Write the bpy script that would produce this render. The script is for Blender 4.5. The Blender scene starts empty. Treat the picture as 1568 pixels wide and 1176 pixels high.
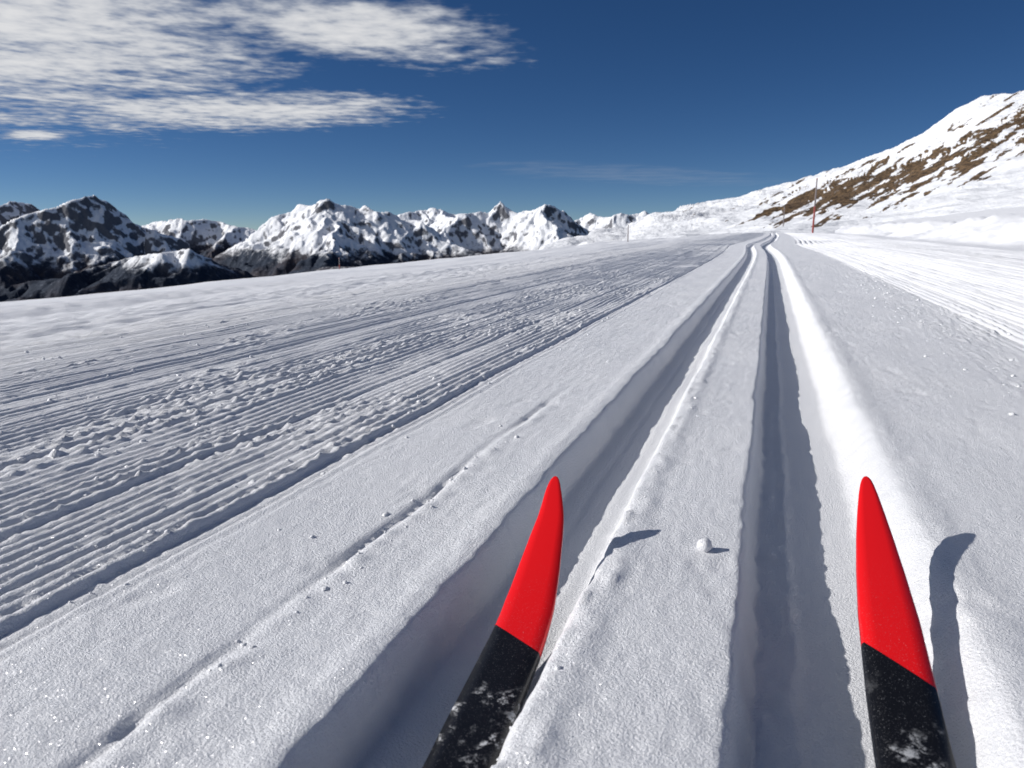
import bpy, math, numpy as np
from mathutils import Vector
sc=bpy.context.scene
rad=math.radians
H=0.33
YAW=rad(18.9); PITCH=rad(11.87)
Fv=np.array([-math.sin(YAW),math.cos(YAW)]); Rv=np.array([math.cos(YAW),math.sin(YAW)])

# ---------------------------------------------------------------- noise
rng=np.random.default_rng(7)
_a=rng.uniform(0,2*np.pi,(256,256)).astype(np.float32)
GX=np.cos(_a); GY=np.sin(_a)
def perlin(x,y,seed=0):
    x=np.asarray(x,dtype=np.float64)+seed*17.37; y=np.asarray(y,dtype=np.float64)+seed*9.71
    xf=np.floor(x); yf=np.floor(y)
    fx=(x-xf).astype(np.float32); fy=(y-yf).astype(np.float32)
    xi=xf.astype(np.int64)&255; yi=yf.astype(np.int64)&255
    x1=(xi+1)&255; y1=(yi+1)&255
    u=fx*fx*fx*(fx*(fx*6-15)+10); v=fy*fy*fy*(fy*(fy*6-15)+10)
    n00=GX[xi,yi]*fx+GY[xi,yi]*fy
    n10=GX[x1,yi]*(fx-1)+GY[x1,yi]*fy
    n01=GX[xi,y1]*fx+GY[xi,y1]*(fy-1)
    n11=GX[x1,y1]*(fx-1)+GY[x1,y1]*(fy-1)
    a=n00+u*(n10-n00); b=n01+u*(n11-n01)
    return (a+v*(b-a))*1.5
def fbm(x,y,oct=4,seed=0,gain=.5):
    s=0;a=1.;f=1.
    for i in range(oct):
        s=s+a*perlin(x*f,y*f,seed+i*3+1); a*=gain; f*=2.03
    return s
def ridged(x,y,oct=5,seed=0,gain=.5):
    s=0;a=1.;f=1.;w=1.;t=0
    for i in range(oct):
        n=1-np.abs(perlin(x*f,y*f,seed+i*5+2)); n=n*n
        s=s+a*n*w; t+=a; w=np.clip(n*1.4,0,1); a*=gain; f*=2.07
    return s/t
def ss(a,b,v):
    t=np.clip((v-a)/(b-a),0,1); return t*t*(3-2*t)

# ---------------------------------------------------------------- mesh helper
def grid_mesh(name,X,Y,Z,mat,attrs=None,flip=False):
    nr,nc=X.shape
    me=bpy.data.meshes.new(name)
    nv=nr*nc
    co=np.stack([X,Y,Z],-1).reshape(-1).astype(np.float32)
    me.vertices.add(nv); me.vertices.foreach_set('co',co)
    idx=np.arange(nv,dtype=np.int32).reshape(nr,nc)
    a=idx[:-1,:-1];b=idx[:-1,1:];c=idx[1:,1:];d=idx[1:,:-1]
    q=np.stack([a,b,c,d],-1) if not flip else np.stack([a,d,c,b],-1)
    q=q.reshape(-1,4); nf=len(q)
    me.loops.add(nf*4); me.loops.foreach_set('vertex_index',q.reshape(-1))
    me.polygons.add(nf); me.polygons.foreach_set('loop_start',np.arange(nf,dtype=np.int32)*4)
    me.polygons.foreach_set('use_smooth',np.ones(nf,dtype=bool))
    me.update(calc_edges=True)
    for k,v in (attrs or {}).items():
        at=me.attributes.new(k,'FLOAT','POINT'); at.data.foreach_set('value',v.reshape(-1).astype(np.float32))
    me.materials.append(mat)
    ob=bpy.data.objects.new(name,me); sc.collection.objects.link(ob)
    return ob

# ---------------------------------------------------------------- materials
def newmat(name):
    m=bpy.data.materials.new(name); m.use_nodes=True
    nt=m.node_tree; nt.nodes.clear()
    return m,nt
def N(nt,t,**kw):
    n=nt.nodes.new(t)
    for k,v in kw.items(): setattr(n,k,v)
    return n
def math_(nt,op,a,b=None,clamp=False):
    n=N(nt,'ShaderNodeMath',operation=op); n.use_clamp=clamp
    for i,v in enumerate((a,b)):
        if v is None: continue
        if isinstance(v,(int,float)): n.inputs[i].default_value=v
        else: nt.links.new(v,n.inputs[i])
    return n.outputs[0]
def mixc(nt,f,a,b):
    n=N(nt,'ShaderNodeMix',data_type='RGBA')
    for i,v in ((0,f),(6,a),(7,b)):
        if isinstance(v,(int,float)): n.inputs[i].default_value=v
        elif isinstance(v,tuple): n.inputs[i].default_value=(*v,1)
        else: nt.links.new(v,n.inputs[i])
    return n.outputs[2]
def ramp(nt,v,a,b):
    n=N(nt,'ShaderNodeMapRange'); n.interpolation_type='SMOOTHSTEP'
    nt.links.new(v,n.inputs[0]); n.inputs[1].default_value=a; n.inputs[2].default_value=b
    return n.outputs[0]
def noise(nt,vec,scale,detail=4,rough=.55):
    n=N(nt,'ShaderNodeTexNoise'); n.inputs['Scale'].default_value=scale
    n.inputs['Detail'].default_value=detail; n.inputs['Roughness'].default_value=rough
    nt.links.new(vec,n.inputs['Vector']); return n.outputs['Fac']
def snow_mat():
    m,nt=newmat('groomed_snow'); L=nt.links
    out=N(nt,'ShaderNodeOutputMaterial'); p=N(nt,'ShaderNodeBsdfPrincipled')
    tc=N(nt,'ShaderNodeTexCoord').outputs['Object']
    n1=noise(nt,tc,330,3,.85); n3=noise(nt,tc,3,2,.5)
    b=N(nt,'ShaderNodeBump'); b.inputs['Strength'].default_value=.85; b.inputs['Distance'].default_value=.0045
    L.new(n1,b.inputs['Height']); L.new(b.outputs[0],p.inputs['Normal'])
    L.new(mixc(nt,ramp(nt,n3,.3,.7),(.88,.89,.915),(.915,.922,.94)),p.inputs['Base Color'])
    p.inputs['Roughness'].default_value=.6; p.inputs['Specular IOR Level'].default_value=.25
    # ice crystal glints: small facets with random orientation
    v=N(nt,'ShaderNodeTexVoronoi'); v.inputs['Scale'].default_value=1250; L.new(tc,v.inputs['Vector'])
    sub=N(nt,'ShaderNodeVectorMath',operation='SUBTRACT'); L.new(v.outputs['Color'],sub.inputs[0]); sub.inputs[1].default_value=(.5,.5,.5)
    geo=N(nt,'ShaderNodeNewGeometry')
    add=N(nt,'ShaderNodeVectorMath',operation='ADD'); L.new(geo.outputs['Normal'],add.inputs[0]); L.new(sub.outputs[0],add.inputs[1])
    nrm=N(nt,'ShaderNodeVectorMath',operation='NORMALIZE'); L.new(add.outputs[0],nrm.inputs[0])
    g=N(nt,'ShaderNodeBsdfGlossy'); g.inputs['Roughness'].default_value=.24; L.new(nrm.outputs[0],g.inputs['Normal'])
    mx=N(nt,'ShaderNodeMixShader'); mx.inputs[0].default_value=.085
    L.new(p.outputs[0],mx.inputs[1]); L.new(g.outputs[0],mx.inputs[2]); L.new(mx.outputs[0],out.inputs[0])
    return m
snow=snow_mat()

def hill_mat():
    m,nt=newmat('hillside_snow_and_grass'); L=nt.links
    out=N(nt,'ShaderNodeOutputMaterial'); p=N(nt,'ShaderNodeBsdfPrincipled'); L.new(p.outputs[0],out.inputs[0])
    tc=N(nt,'ShaderNodeTexCoord').outputs['Object']
    at=N(nt,'ShaderNodeAttribute',attribute_name='bare')
    n1=noise(nt,tc,.45,6,.7); n2=noise(nt,tc,1.6,4,.6); n0=noise(nt,tc,.06,4)
    f=math_(nt,'ADD',at.outputs['Fac'],math_(nt,'MULTIPLY',math_(nt,'SUBTRACT',n1,.5),1.7))
    f=ramp(nt,f,.42,.56)
    brown=mixc(nt,ramp(nt,n2,.35,.68),(.03,.021,.014),(.20,.13,.07))
    L.new(mixc(nt,f,mixc(nt,n0,(.79,.81,.845),(.86,.87,.89)),brown),p.inputs['Base Color'])
    p.inputs['Roughness'].default_value=.7; p.inputs['Specular IOR Level'].default_value=.2
    b=N(nt,'ShaderNodeBump'); b.inputs['Strength'].default_value=.6; b.inputs['Distance'].default_value=.9
    L.new(math_(nt,'ADD',n1,math_(nt,'MULTIPLY',n0,6)),b.inputs['Height']); L.new(b.outputs[0],p.inputs['Normal'])
    return m
def mtn_mat():
    m,nt=newmat('alpine_rock_snow_forest'); L=nt.links
    out=N(nt,'ShaderNodeOutputMaterial'); p=N(nt,'ShaderNodeBsdfPrincipled'); L.new(p.outputs[0],out.inputs[0])
    tc=N(nt,'ShaderNodeTexCoord').outputs['Object']
    sep=N(nt,'ShaderNodeSeparateXYZ'); L.new(tc,sep.inputs[0])
    geo=N(nt,'ShaderNodeNewGeometry'); sn=N(nt,'ShaderNodeSeparateXYZ'); L.new(geo.outputs['Normal'],sn.inputs[0])
    rk=N(nt,'ShaderNodeAttribute',attribute_name='rocky').outputs['Fac']
    n1=noise(nt,tc,.006,6,.72); n2=noise(nt,tc,.025,4,.6); n3=noise(nt,tc,.0012,4,.5)
    steep=math_(nt,'ADD',sn.outputs[2],math_(nt,'MULTIPLY',math_(nt,'SUBTRACT',n1,.5),.75))
    steep=math_(nt,'SUBTRACT',steep,math_(nt,'MULTIPLY',rk,.10))
    # faces turned towards positive x get less snow colour, more rock colour
    steep=math_(nt,'SUBTRACT',steep,math_(nt,'MULTIPLY',math_(nt,'MAXIMUM',sn.outputs[0],0),.07))
    sfac=ramp(nt,steep,.49,.60)
    hazy_rock=mixc(nt,n2,(.085,.092,.112),(.20,.20,.215))  # rock colour lifted towards blue, aerial haze painted in
    c=mixc(nt,sfac,hazy_rock,(.85,.865,.895))
    z=math_(nt,'ADD',sep.outputs[2],math_(nt,'MULTIPLY',math_(nt,'SUBTRACT',n3,.5),340))
    z=math_(nt,'ADD',z,math_(nt,'MULTIPLY',math_(nt,'SUBTRACT',n1,.5),480))
    ff=ramp(nt,z,-220,-370)
    hazy_forest=mixc(nt,ramp(nt,n3,.42,.62),(.026,.035,.054),(.060,.050,.055))  # tree colours also carry a painted bluish distance haze
    hazy_forest=mixc(nt,ramp(nt,n2,.52,.82),hazy_forest,(.13,.145,.18))
    L.new(mixc(nt,ff,c,hazy_forest),p.inputs['Base Color'])
    p.inputs['Roughness'].default_value=.85; p.inputs['Specular IOR Level'].default_value=.1
    b=N(nt,'ShaderNodeBump'); b.inputs['Strength'].default_value=.5; b.inputs['Distance'].default_value=40
    L.new(math_(nt,'ADD',n1,math_(nt,'MULTIPLY',n2,.35)),b.inputs['Height']); L.new(b.outputs[0],p.inputs['Normal'])
    return m

# ---------------------------------------------------------------- near terrain
def ctr(y):
    return -.17*np.exp(-((y-17)/4.5)**2)+.25*ss(20,45,y)
def ground_z(x,y):
    x=np.asarray(x,dtype=np.float64); y=np.asarray(y,dtype=np.float64)
    p=x-ctr(y); r=np.hypot(x,y)
    near=1-ss(6,14,r)
    z=np.zeros_like(x)
    # groove edges wander a little
    q=p+.0035*fbm(y*3.1,x*2.0,3,3)+.0030*fbm(y*22,x*14,2,9)+.0018*perlin(y*70,x*50,10)*near
    lg=ss(-.279,-.258,q)*(1-ss(-.168,-.142,q))
    rg=ss(-.008,.014,q)*(1-ss(.128,.190,q))
    z-=.048*lg+.058*rg
    # small pressed lip + berm beside the grooves
    z+=.003*np.exp(-((q+.295)/.018)**2)+.003*np.exp(-((q+.125)/.012)**2)+.003*np.exp(-((q-.205)/.02)**2)
    # fine lines pressed on the groove floors
    z+=.0026*np.exp(-((q-.045)/.006)**2)-.0015*np.exp(-((q+.225)/.005)**2)+.0015*np.exp(-((q+.185)/.006)**2)
    ing=np.clip(lg+rg,0,1)
    # gentle local waviness
    z+=(.0040*fbm(x*4,y*2.2,2,21)+.0004*fbm(x*25,y*20,2,5))*(1-.6*ing)
    z+=.0011*fbm(x*85,y*80,2,31)*(1-.5*ing)*near
    # lumps on the centre ridge's left edge
    e=np.exp(-((q+.135)/.018)**2)+.7*np.exp(-((q-.035)/.02)**2)
    z+=e*.006*np.clip(fbm(x*42,y*34,2,41),0,1)*near
    # shallow scoops on the ridge
    z-=.007*np.clip(fbm(x*13,y*9,2,44)-.52,0,1)*(1-ing)*near
    # ski-pole / groomer furrow on the smooth strip
    fw=np.exp(-((p+.405+.012*perlin(y*3,y*0+2,3))/.006)**2)*(1-ss(1.2,1.7,y))*(.4+.6*ss(-.3,.2,perlin(y*5,y*0,8)))
    z-=.006*fw
    z+=.006*np.exp(-((p+.388+.012*perlin(y*3,y*0+2,3))/.012)**2)*(1-ss(1.2,1.7,y))*np.clip(perlin(y*30,x*20,4)+.2,0,1)
    # corduroy
    wob=.0018*perlin(y*1.0,x*2,12)
    cl=ss(-.545,-.60,p)*(1-ss(2.6,3.6,-p)); cr=ss(.66,.74,p)*(1-ss(2.4,3.2,p))
    saw=np.abs(np.sin(np.pi*(p+wob)/.0225))
    patch=fbm(p*4.5,y*1.2,3,51)
    amp=np.clip(.95+.5*patch,.3,1.3)
    z+=(cl+cr*1.2)*.0074*(saw-.5)*amp
    # pass-to-pass relief: stretched streaks
    lw0=ss(-.55,-.62,p)*(1-ss(14,20,-p)); rw0=ss(.66,.76,p)*(1-ss(3.4,4.0,p))
    z+=(lw0+rw0)*(.0045*perlin(p*9,y*.22,15)+.0035*perlin(p*19,y*.3,16)+.010*perlin(p*2.6,y*.12,17)*ss(.9,1.8,np.abs(p)))
    # coarser tiller ribs that stay readable further out
    rib=np.abs(np.sin(np.pi*(p+.008*perlin(y*.4,p*0,33))/.122))
    z+=(ss(.70,.85,p)*(1-ss(3.4,3.9,p))*.036+ss(1.5,2.4,-p)*(1-ss(7,12,-p))*.012)*(rib-.6)*np.clip(.8+.5*fbm(p*1.2,y*.3,2,34),.2,1.3)
    fl=ss(1.8,3.2,-p)*(1-ss(30,50,-p))
    z+=fl*(.026*perlin(p*2.2,y*.12,18)+.085*perlin(p*.75,y*.05,19)*ss(3,6,-p)+.012*fbm(x*7,y*6,2,20)*(1-ss(8,16,r)))
    for k,(p0,w,dp) in enumerate([(-.60,.014,.006),(-.80,.012,.004),(-1.05,.016,.007),(-1.38,.02,.007),(-1.8,.03,.010),(.74,.02,.006),(1.3,.03,.010),(1.9,.04,.012)]):
        z-=dp*np.exp(-((p-p0-.006*perlin(y*1.1,y*0+k,14))/w)**2)
    # crumbs left by the tiller
    cz=np.clip(lw0+rw0*.35+.7*ss(.44,.54,p)*(1-ss(.74,.82,p)),0,1)
    dens=.95*ss(-.1,.55,fbm(p*3.1,y*1.1,3,61))+.45*np.exp(-((p+.62)/.04)**2)+.8*np.exp(-((p-.60)/.09)**2)+.6*np.exp(-((p+1.03)/.09)**2)
    dens=np.clip(dens,0.10,1.0)*(1-ss(4,10,r)*.6)
    z+=cz*dens*(.0105*np.clip(fbm(x*66,y*60,2,71)-.12,0,1)+.0075*np.clip(fbm(x*30,y*27,2,75)-.35,0,1))
    # cross fall of the plateau to the left
    pl=-p-2.0
    z-=.098*(np.sqrt(pl*pl+.8)+pl)*.5
    # swells
    lw=ss(1.5,9,-p)
    z+=lw*(.055*fbm(x/3.2,y/6.,3,81)*ss(2,9,r)+.0045*r*fbm(x/22,y/34,3,91)*ss(8,30,r))
    z+=(1-lw)*.03*fbm(x/3,y/9,2,95)*ss(5,15,r)*ss(.4,2.5,np.abs(p))
    # plateau edge on the left
    wl=ss(4,22,-p)
    z-=wl*.0042*np.clip(r-75,0,None)**2
    # ploughed bank on the right
    pb=p+.35*fbm(x/3,y/4,2,101)
    z+=.58*ss(4.2,6.0,pb)+ss(4.0,4.8,pb)*(.12*fbm(x*.55,y*.35,3,103)+.055*np.abs(fbm(x*2.2,y*1.2,2,104)))*(1-.8*ss(6.0,8,pb))
    z-=.12*np.exp(-((pb-6.9)/.5)**2)
    z+=.13*np.clip(p-6.8,0,None)
    z-=.16*np.clip(p-60,0,None)
    return z
def axis(fine,s0,g1,b1,g2,mx):
    out=[fine];x=fine
    while x<mx:
        x+=s0+g1*(min(x,b1)-fine)+g2*max(0,x-b1); out.append(x)
    return out
S0=.0045
pos=axis(1.5,S0,.006,3.0,.013,260)
xs=np.array([-v for v in pos[::-1]]+list(np.arange(-1.5+S0,1.5-.002,S0))+pos)
ys=[-2.0]
while ys[-1]<.28: ys.append(ys[-1]+.03)
while ys[-1]<420: ys.append(ys[-1]+.0045+.0085*max(0,ys[-1]-.35))
ys=np.array(ys)
X,Y=np.meshgrid(xs,ys)
Z=ground_z(X,Y)
print('ground',X.shape)
grid_mesh('snow_ground',X,Y,Z,snow)
del X,Y,Z

# ---------------------------------------------------------------- hillside
def px2U(px): return (np.asarray(px,float)-784)*8.64e-4
def py2V(py): return (350-np.asarray(py,float))*8.46e-4
hc=np.array([(700,440),(785,405),(805,393),(830,379),(870,363),(915,352),(960,346),(1000,326),(1040,316),(1080,309),(1120,300),(1160,291),(1205,277),(1250,266),(1290,252),(1330,239),(1365,220),(1400,199),(1430,180),(1450,168),(1490,150),(1530,142),(1568,134),(1700,108),(1900,90),(2300,60)])
hd=np.array([(700,130),(800,150),(870,200),(960,330),(1080,420),(1200,420),(1330,330),(1568,230),(2300,200)])
U=np.linspace(px2U(700),px2U(2100),1100); T=np.linspace(0,1.2,330)
UU,TT=np.meshgrid(U,T)
Vc=np.interp(UU,px2U(hc[:,0]),py2V(hc[:,1])); D1=np.interp(UU,px2U(hd[:,0]),hd[:,1])
k=np.ones(9)/9
Vc=np.apply_along_axis(lambda r:np.convolve(np.pad(r,4,'edge'),k,'valid'),1,Vc[:1]).repeat(len(T),0)
d0=32.
DD=d0*(D1/d0)**TT
Vb=.093*np.minimum(0,UU-.342)-.022+.05*ss(.5,.9,UU)
tt=np.clip(TT,0,1)
V=Vb+(Vc-Vb)*tt**1.15
xw=DD*Fv[0]+DD*UU*Rv[0]; yw=DD*Fv[1]+DD*UU*Rv[1]
zz=H+V*DD
rel=fbm(xw/26,yw/26,5,111)*1.8+fbm(xw/7,yw/7,3,113)*.35
rel2=np.abs(fbm(xw/60,yw/45,3,115))*5.5
zz+=(rel-rel2*.7)*ss(0,.4,TT)*(1-.55*ss(.8,1,TT))*(DD/250)*1.25
zz-=.2*np.clip(DD-D1,0,None)
Va=(zz-H)/DD
lo=np.interp(UU,px2U([1130,1150,1260,1400,1568,1800]),py2V([347,345,330,300,225,120]))
hi=np.interp(UU,px2U([1130,1150,1240,1400,1568,1800]),py2V([338,325,276,230,130,28]))
b=(Va-lo)/(hi-lo)
band=np.exp(-((b-.46)/.52)**2)*ss(px2U(1140),px2U(1175),UU)
al=UU*.88+Va*.48; cr=-UU*.48+Va*.88
st=fbm(al*20,cr*150,4,121)
st2=fbm(al*60,cr*260,3,127)
bare=np.clip(band*.98-.26+.85*st+.45*st2+.25*ss(.55,.40,UU)*band,-.4,1.2)
bare=np.where(b<-.3,-.6,bare)
grid_mesh('snowy_hillside',xw,yw,zz,hill_mat(),{'bare':bare})

# ---------------------------------------------------------------- mountains: ridge network with spurs
layers=[
 (16000,[(-400,350),(-100,332),(0,326),(100,336),(210,346),(255,338),(300,334),(350,343),(395,354),(450,345),(600,335),(640,322),(665,319),(700,327),(760,330),(860,344),(905,326),(930,334),(950,328),(965,332),(985,322),(1040,335),(1300,345)]),
 (12500,[(560,400),(600,378),(650,348),(680,332),(700,334),(730,322),(748,324),(765,308),(790,327),(805,325),(830,313),(855,320),(880,338),(905,358),(950,400)]),
 (10300,[(290,430),(320,402),(335,394),(365,372),(400,350),(430,328),(450,322),(465,310),(485,317),(505,303),(525,312),(545,320),(560,314),(575,323),(600,326),(615,334),(640,336),(690,368),(730,402),(780,440)]),
 (8200,[(-500,290),(-250,300),(-60,322),(-20,314),(0,317),(20,308),(40,311),(75,324),(100,330),(125,310),(138,304),(150,297),(165,308),(185,326),(210,345),(260,366),(300,388),(350,425),(400,460)]),
 (6700,[(-400,470),(-60,455),(0,440),(60,426),(150,406),(230,388),(285,380),(330,400),(370,428),(450,414),(520,408),(600,414),(680,404),(760,390),(810,384),(860,395),(1000,420),(1300,430)]),
]
U=np.linspace(px2U(-430),px2U(1130),1400).astype(np.float32); d=(5000*(18000/5000)**np.linspace(0,1,560)).astype(np.float32)
UU,DD=np.meshgrid(U,d)
A_=DD*UU; B_=DD.copy()      # lateral / forward metres
wa=A_+90*fbm(A_/600,B_/600,4,200,.6); wb=B_+130*fbm(A_/700,B_/700,4,210,.6)
zz=np.full(A_.shape,-1500.,np.float32); rocky=np.zeros_like(zz); rd=np.full(A_.shape,3000.,np.float32)
rr=np.random.default_rng(5)
def seg(p0,p1,sl,rk):
    # p=(a,b,h)
    R=2600.
    blo=min(p0[1],p1[1])-R; bhi=max(p0[1],p1[1])+R
    i0,i1=np.searchsorted(d,[blo,bhi]); 
    if i1<=i0: return
    bb=max(blo,5000); ulo=min((min(p0[0],p1[0])-R)/bb,(min(p0[0],p1[0])-R)/max(bhi,1)); uhi=max((max(p0[0],p1[0])+R)/bb,(max(p0[0],p1[0])+R)/bhi)
    j0,j1=np.searchsorted(U,[ulo,uhi])
    if j1<=j0: return
    s=(slice(i0,i1),slice(j0,j1))
    ax=wa[s]-p0[0]; bx=wb[s]-p0[1]; da=p1[0]-p0[0]; db=p1[1]-p0[1]; L2=da*da+db*db+1e-6
    t=np.clip((ax*da+bx*db)/L2,0,1)
    dist=np.sqrt((ax-t*da)**2+(bx-t*db)**2)
    zk=p0[2]+t*(p1[2]-p0[2])-sl*dist
    m=zk>zz[s]
    zz[s]=np.where(m,zk,zz[s]); rocky[s]=np.where(m,rk,rocky[s]); rd[s]=np.where(m,dist,rd[s])
for i,(Dk,tab) in enumerate(layers):
    tab=np.array(tab,float); rk=[.3,.2,.1,1.,.3][i]; sl=[.80,.78,.72,.85,.6][i]
    px=np.arange(max(tab[0,0],-430),min(tab[-1,0],1130)+1,9.)
    V=py2V(np.interp(px,tab[:,0],tab[:,1]))+fbm(px/21.,px*0+i*3.3,3,260+i,.6)*.0026*(1 if i<4 else .4)
    D=Dk+600*fbm(px/110.,px*0+i,3,280+i)
    u=px2U(px); pts=np.stack([D*u,D,H+V*D],1)
    for a_,b_ in zip(pts[:-1],pts[1:]): seg(a_,b_,sl,rk)
    step=6 if i<4 else 8
    n=len(pts); j=rr.integers(1,3)
    while j<n-1:
        p=pts[j].copy(); ang=rr.uniform(-.75,.75); ln=rr.uniform(420,640)
        for q_ in range(5):
            ang2=ang+rr.normal(0,.25)
            nx=p+np.array([math.sin(ang2)*ln,-math.cos(ang2)*ln,-ln*rr.uniform(.28,.52)])
            seg(p,nx,sl*.95,rk)
            for side in (-1,1):
                if rr.random()<.75:
                    a3=ang2+side*rr.uniform(.6,1.1); l3=rr.uniform(300,650)
                    seg(nx,nx+np.array([math.sin(a3)*l3,-math.cos(a3)*l3,-l3*rr.uniform(.42,.58)]),sl,rk)
            p=nx
        j+=int(rr.integers(max(2,step-2),step+3))
far=ss(0,350,rd)
R2=ridged(A_/480+wb/4000,B_/480,4,240)
zz=zz-far*(110*(1-R2)-25)
zz=zz+14*fbm(A_/200,B_/200,4,300,.6)*ss(0,60,rd)
xw=B_*Fv[0]+A_*Rv[0]; yw=B_*Fv[1]+A_*Rv[1]
grid_mesh('mountain_range',xw,yw,zz,mtn_mat(),{'rocky':rocky})

# ---------------------------------------------------------------- snow clumps
import bmesh
bm=bmesh.new(); bmesh.ops.create_icosphere(bm,subdivisions=2,radius=1)
iv=np.array([v.co[:] for v in bm.verts]); ifc=np.array([[v.index for v in f.verts] for f in bm.faces]); bm.free()
def clumps(name,P,S,seed,dfm=.38):
    r=np.random.default_rng(seed); vs=[];fs=[]
    for i,(p,s) in enumerate(zip(P,S)):
        off=r.uniform(0,90,2)
        n=fbm(iv[:,0]*1.3+off[0],iv[:,1]*1.3+iv[:,2]*1.9+off[1],3,400)
        v=iv*(1+dfm*n)[:,None]*s*(np.array([r.uniform(.8,1.3),r.uniform(.8,1.3),r.uniform(.55,.95)]) if dfm>.2 else 1)
        a=r.uniform(0,6.28); c,sn=math.cos(a),math.sin(a)
        v=np.stack([v[:,0]*c-v[:,1]*sn,v[:,0]*sn+v[:,1]*c,v[:,2]],1)+p
        vs.append(v); fs.append(ifc+i*len(iv))
    me=bpy.data.meshes.new(name); me.from_pydata(np.concatenate(vs).tolist(),[],np.concatenate(fs).tolist())
    for q in me.polygons: q.use_smooth=True
    me.materials.append(snow); o=bpy.data.objects.new(name,me); sc.collection.objects.link(o)
r=np.random.default_rng(11); P=[];S=[]
def scat(n,f,smin,smax,emb=.5):
    for _ in range(n):
        x,y=f(); s=smin*(smax/smin)**(r.random()**3.0); P.append([x,y,s*(.6-emb)]); S.append(s)
scat(700,lambda:(r.uniform(-2.2,-.58),.45+2.9*r.random()**.8),.0014,.006)
scat(110,lambda:(r.normal(-.62,.03),.35+3.2*r.random()),.0014,.0055)
scat(100,lambda:(r.normal(-1.0,.06),.5+3*r.random()),.002,.0065)
scat(260,lambda:(r.normal(.60,.08),1.0+4.5*r.random()),.0015,.0065)
scat(32,lambda:(r.normal(-.39,.012),.35+.8*r.random()),.0014,.0055)
scat(22,lambda:(r.uniform(-.55,-.3),.35+2*r.random()),.0010,.003)
scat(16,lambda:(r.normal(-.13,.014),.4+1.2*r.random()),.0012,.0035)
scat(8,lambda:(r.uniform(.2,.5),.6+2*r.random()),.001,.0025)
P=np.array(P);S=np.array(S); P[:,2]+=ground_z(P[:,0],P[:,1])
clumps('snow_clumps',P,S,5)
bx,by=-.045,.775
clumps('snow_ball',np.array([[bx,by,float(ground_z(np.array([bx]),np.array([by]))[0])+.005]]),np.array([.0082]),9,.18)

# ---------------------------------------------------------------- skis
def ski_mat():
    m,nt=newmat('ski_topsheet'); L=nt.links
    out=N(nt,'ShaderNodeOutputMaterial'); p=N(nt,'ShaderNodeBsdfPrincipled'); L.new(p.outputs[0],out.inputs[0])
    uv=N(nt,'ShaderNodeUVMap',uv_map='UVMap'); s=N(nt,'ShaderNodeSeparateXYZ'); L.new(uv.outputs[0],s.inputs[0])
    tc=N(nt,'ShaderNodeTexCoord').outputs['Object']
    # u across (-1..1), v = metres behind the tip
    e=math_(nt,'SUBTRACT',s.outputs[1],math_(nt,'MULTIPLY',s.outputs[0],.020))
    blk=math_(nt,'GREATER_THAN',e,.268)
    n1=noise(nt,tc,95,5,.72); n2=noise(nt,tc,24,4,.6); n3=noise(nt,tc,900,2,.6)
    dust=math_(nt,'MULTIPLY',ramp(nt,n1,.50,.64),ramp(nt,n2,.49,.62))
    dust=math_(nt,'MULTIPLY',dust,ramp(nt,s.outputs[1],.27,.42))
    fine=math_(nt,'MULTIPLY',ramp(nt,n3,.62,.74),.30)
    dust=math_(nt,'MAXIMUM',dust,math_(nt,'MULTIPLY',fine,ramp(nt,s.outputs[1],.10,.3)))
    base=mixc(nt,blk,(.74,.009,.011),(.007,.007,.008))
    L.new(mixc(nt,math_(nt,'MULTIPLY',dust,.75),base,(.85,.87,.9)),p.inputs['Base Color'])
    L.new(math_(nt,'ADD',math_(nt,'MULTIPLY',dust,.5),.30),p.inputs['Roughness'])
    p.inputs['Specular IOR Level'].default_value=.35
    b=N(nt,'ShaderNodeBump'); b.inputs['Strength'].default_value=.5; b.inputs['Distance'].default_value=.0015
    L.new(dust,b.inputs['Height']); L.new(b.outputs[0],p.inputs['Normal'])
    return m
def base_mat():
    m,nt=newmat('ski_base'); out=N(nt,'ShaderNodeOutputMaterial'); p=N(nt,'ShaderNodeBsdfPrincipled'); nt.links.new(p.outputs[0],out.inputs[0])
    p.inputs['Base Color'].default_value=(.02,.02,.02,1); p.inputs['Roughness'].default_value=.35; return m
smat=ski_mat(); bmat=base_mat()
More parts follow.
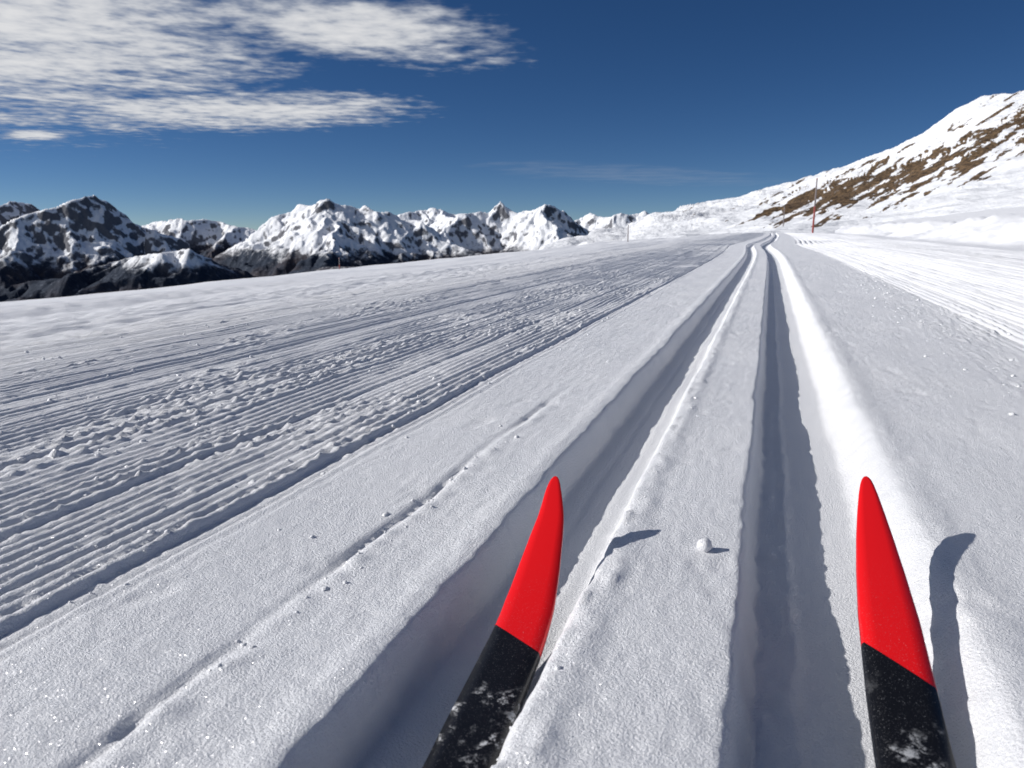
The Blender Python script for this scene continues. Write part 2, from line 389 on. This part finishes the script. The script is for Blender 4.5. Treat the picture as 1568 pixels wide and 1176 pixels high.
def make_ski(name,A,B,ztab,vs=1.,ws=1.,bow=0.):
    # A: back reference point (x,y), B: tip (x,y)
    A=np.array(A);B=np.array(B); dr=(B-A)/np.linalg.norm(B-A); nr=np.array([dr[1],-dr[0]])
    v=np.concatenate([np.linspace(0,.02,14)**1.0,np.linspace(.024,.42,70),np.linspace(.45,1.7,40)])
    v[1:14]=.02*(np.arange(1,14)/13.)**2
    half=np.interp(v*ws,[0,.0006,.002,.006,.014,.03,.06,.10,.15,.21,.30,.6,1.2,2.7],[0,.0016,.0030,.0050,.0070,.0096,.0132,.0172,.0210,.0242,.0255,.0248,.0238,.022])
    vv=np.linspace(0,1.7,800); zf=np.interp(vv,ztab[0],ztab[1]); kk=np.ones(31)/31
    zf=np.convolve(np.pad(zf,15,'reflect',reflect_type='odd'),kk,'valid'); zc=np.interp(v,vv,zf)
    th=np.interp(v,[0,.05,.25,.6,1,1.7],[.0018,.0032,.007,.016,.018,.008])
    off=bow*ss(0,.06,v)*(1-ss(.15,.34,v))
    prof=[(-1,0),(-.985,.6),(-.93,.92),(-.5,1.0),(0,1.02),(.5,1.0),(.93,.92),(.985,.6),(1,0),(.5,0),(0,0),(-.5,0)]
    verts=[];n=len(prof)
    for i in range(len(v)):
        c=B-dr*v[i]+nr*off[i]
        for (a,h) in prof:
            q=c+nr*half[i]*a
            verts.append((q[0],q[1],zc[i]+th[i]*(h-1)))
    faces=[];
    for i in range(len(v)-1):
        for j in range(n):
            k2=(j+1)%n; faces.append((i*n+j,(i+1)*n+j,(i+1)*n+k2,i*n+k2))
    faces.append(tuple((len(v)-1)*n+j for j in range(n)))
    me=bpy.data.meshes.new(name); me.from_pydata(verts,[],faces)
    uvl=me.uv_layers.new(name='UVMap')
    for pg in me.polygons:
        pg.use_smooth=True
        js=[me.loops[l].vertex_index%n for l in pg.loop_indices]
        if all(j in (8,9,10,11,0) for j in js): pg.material_index=1
        for l in pg.loop_indices:
            vi=me.loops[l].vertex_index; uvl.data[l].uv=(prof[vi%n][0],v[vi//n]*vs)
    me.materials.append(smat); me.materials.append(bmat)
    bmm=bmesh.new(); bmm.from_mesh(me); bmesh.ops.recalc_face_normals(bmm,faces=bmm.faces); bmm.to_mesh(me); bmm.free()
    o=bpy.data.objects.new(name,me); sc.collection.objects.link(o); return o
make_ski('cross_country_ski',(.119,.42),(.1185,.868),([0,.05,.10,.16,.22,.28,.36,.5,1.0,1.7],[.061,.045,.031,.016,.003,-.011,-.026,-.036,-.036,-.036]))
make_ski('cross_country_ski',(-.180,.42),(-.213,.776),([0,.05,.10,.15,.20,.28,.36,.5,1.0,1.7],[.054,.030,.006,-.014,-.026,-.031,-.031,-.029,-.027,-.027]),1.27,1.3,.005)

# ---------------------------------------------------------------- poles
def flat(name,c,rough=.5):
    m,nt=newmat(name); out=N(nt,'ShaderNodeOutputMaterial'); p=N(nt,'ShaderNodeBsdfPrincipled'); nt.links.new(p.outputs[0],out.inputs[0])
    tc=N(nt,'ShaderNodeTexCoord').outputs['Object']; n=noise(nt,tc,6,3)
    nt.links.new(mixc(nt,n,tuple(v*.7 for v in c),tuple(min(1,v*1.2) for v in c)),p.inputs['Base Color']); p.inputs['Roughness'].default_value=rough
    return m
wood=flat('weathered_wood',(.20,.17,.17)); redp=flat('red_paint',(.30,.05,.04))
def loc(px,dist):
    u=float(px2U(px)); return dist*Fv[0]+dist*u*Rv[0], dist*Fv[1]+dist*u*Rv[1]
def zat(x,y):
    return float(ground_z(np.array([x]),np.array([y]))[0])
def cyl(bm,x,y,z0,z1,r0,r1,mi,n=12):
    res=bmesh.ops.create_cone(bm,cap_ends=True,segments=n,radius1=r0,radius2=r1,depth=z1-z0)
    for v in res['verts']: v.co+=Vector((x,y,(z0+z1)/2))
    for f in {f for v in res['verts'] for f in v.link_faces}: f.material_index=mi
def pole(name,x,y,z,h,rr,red=True):
    bm=bmesh.new()
    cyl(bm,0,0,-.4,h*.5,rr,rr*.9,1 if red else 0); cyl(bm,0,0,h*.5,h,rr*.9,rr*.7,0); cyl(bm,0,0,h,h+rr*1.2,rr*1.0,rr*.4,1 if red else 0)
    me=bpy.data.meshes.new(name); bm.to_mesh(me); bm.free(); me.materials.append(wood); me.materials.append(redp)
    o=bpy.data.objects.new(name,me); o.location=(x,y,z); sc.collection.objects.link(o)
x,y=loc(1245,58); pole('marker_pole',x,y,zat(x,y),4.0,.07)
x,y=loc(1199,75); pole('marker_pole',x,y,zat(x,y),2.4,.055,False)
x,y=loc(962,60); pole('marker_pole',x,y,zat(x,y),1.3,.045,False)
x,y=loc(517,66); pole('marker_pole',x,y,zat(x,y),1.1,.045)

# ---------------------------------------------------------------- light, sky
SUN_EL=rad(28); sd=np.array([-Rv[0],-Rv[1]])
sun=bpy.data.lights.new('sun','SUN'); sun.energy=4.75; sun.angle=rad(.53); sun.color=(1,.965,.925)
so=bpy.data.objects.new('sun',sun); sc.collection.objects.link(so)
tos=Vector((sd[0]*math.cos(SUN_EL),sd[1]*math.cos(SUN_EL),math.sin(SUN_EL)))
so.rotation_euler=tos.to_track_quat('Z','Y').to_euler(); so.location=tos*50
w=bpy.data.worlds.new('World'); sc.world=w; w.use_nodes=True; nt=w.node_tree; nt.nodes.clear(); L=nt.links
out=N(nt,'ShaderNodeOutputWorld')
tc=N(nt,'ShaderNodeTexCoord').outputs['Generated']
sky=N(nt,'ShaderNodeTexSky',sky_type='NISHITA'); sky.sun_disc=False; sky.sun_elevation=SUN_EL
sky.sun_rotation=math.atan2(tos.x,tos.y); sky.altitude=3000; sky.air_density=1.0; sky.dust_density=0; sky.ozone_density=3
va=N(nt,'ShaderNodeVectorMath',operation='MULTIPLY_ADD'); L.new(tc,va.inputs[0]); va.inputs[1].default_value=(1,1,1.5); va.inputs[2].default_value=(0,0,.03)
vn=N(nt,'ShaderNodeVectorMath',operation='NORMALIZE'); L.new(va.outputs[0],vn.inputs[0]); L.new(vn.outputs[0],sky.inputs[0])
hs=N(nt,'ShaderNodeHueSaturation'); hs.inputs['Hue'].default_value=.506; hs.inputs['Saturation'].default_value=1.22; hs.inputs['Value'].default_value=.80; L.new(sky.outputs[0],hs.inputs['Color'])
bg=N(nt,'ShaderNodeBackground'); bg.inputs[1].default_value=.08; L.new(hs.outputs[0],bg.inputs[0])
def dot(v,c):
    n=N(nt,'ShaderNodeVectorMath',operation='DOT_PRODUCT'); L.new(v,n.inputs[0]); n.inputs[1].default_value=c; return n.outputs['Value']
fw=math_(nt,'MAXIMUM',dot(tc,(Fv[0],Fv[1],0)),.02); lt=dot(tc,(Rv[0],Rv[1],0)); up=math_(nt,'MAXIMUM',dot(tc,(0,0,1)),.01)
Un=math_(nt,'DIVIDE',lt,fw); Vn=math_(nt,'DIVIDE',up,fw)
cx=math_(nt,'DIVIDE',lt,up); cy=math_(nt,'DIVIDE',fw,up)
cmb=N(nt,'ShaderNodeCombineXYZ'); L.new(cx,cmb.inputs[0]); L.new(cy,cmb.inputs[1])
def blob(u,v,ru,rv,tilt=0):
    a=math_(nt,'SUBTRACT',Un,u); b=math_(nt,'SUBTRACT',Vn,v); b=math_(nt,'SUBTRACT',b,math_(nt,'MULTIPLY',a,tilt))
    a=math_(nt,'DIVIDE',a,ru); b=math_(nt,'DIVIDE',b,rv)
    s=math_(nt,'ADD',math_(nt,'MULTIPLY',a,a),math_(nt,'MULTIPLY',b,b))
    return math_(nt,'SUBTRACT',1,s)
big=noise(nt,cmb.outputs[0],1.3,5,.6); rip=noise(nt,cmb.outputs[0],6.5,3,.55)
m=blob(-.66,.25,.41,.135,0.0)
for bb in [(-.36,.147,.25,.026,.02),(-.21,.25,.23,.042,-.10),(-.62,.118,.05,.008,0)]:
    m=math_(nt,'MAXIMUM',m,blob(*bb))
# unseen cloud overhead and behind the viewer's left, added for neutral fill light
oh=math_(nt,'MULTIPLY',math_(nt,'SUBTRACT',dot(tc,(-.62*Rv[0]-.45*Fv[0],-.62*Rv[1]-.45*Fv[1],.64)),.76),4)
m=math_(nt,'MAXIMUM',m,oh)
m=math_(nt,'MAXIMUM',m,-1.5); m=math_(nt,'MINIMUM',m,1.)
dens=math_(nt,'ADD',math_(nt,'MULTIPLY',m,1.05),math_(nt,'MULTIPLY',math_(nt,'SUBTRACT',big,.48),2.1))
dens=math_(nt,'ADD',dens,math_(nt,'MULTIPLY',math_(nt,'SUBTRACT',rip,.5),1.8))
cf=ramp(nt,dens,-.16,1.0)
wis=math_(nt,'MULTIPLY',ramp(nt,math_(nt,'ADD',blob(.15,.07,.22,.014,-.05),math_(nt,'MULTIPLY',math_(nt,'SUBTRACT',big,.5),3)),-.1,1.8),.22)
cf=math_(nt,'MULTIPLY',cf,.93); cf=math_(nt,'MAXIMUM',cf,wis)
bc=N(nt,'ShaderNodeBackground'); bc.inputs[1].default_value=1
L.new(mixc(nt,ramp(nt,dens,.1,1.6),(.36,.40,.48),(.78,.78,.785)),bc.inputs[0])
mx=N(nt,'ShaderNodeMixShader'); L.new(cf,mx.inputs[0]); L.new(bg.outputs[0],mx.inputs[1]); L.new(bc.outputs[0],mx.inputs[2]); L.new(mx.outputs[0],out.inputs[0])

# ---------------------------------------------------------------- camera
cam=bpy.data.cameras.new('camera'); co=bpy.data.objects.new('camera',cam); sc.collection.objects.link(co)
co.location=(0,0,H); co.rotation_euler=(rad(90)-PITCH,0,YAW)
cam.lens=26; cam.sensor_width=36; cam.clip_start=.02; cam.clip_end=60000
cam.dof.use_dof=True; cam.dof.focus_distance=1.2; cam.dof.aperture_fstop=12
sc.camera=co
sc.view_settings.view_transform='Standard'; sc.view_settings.look='None'; sc.view_settings.exposure=0
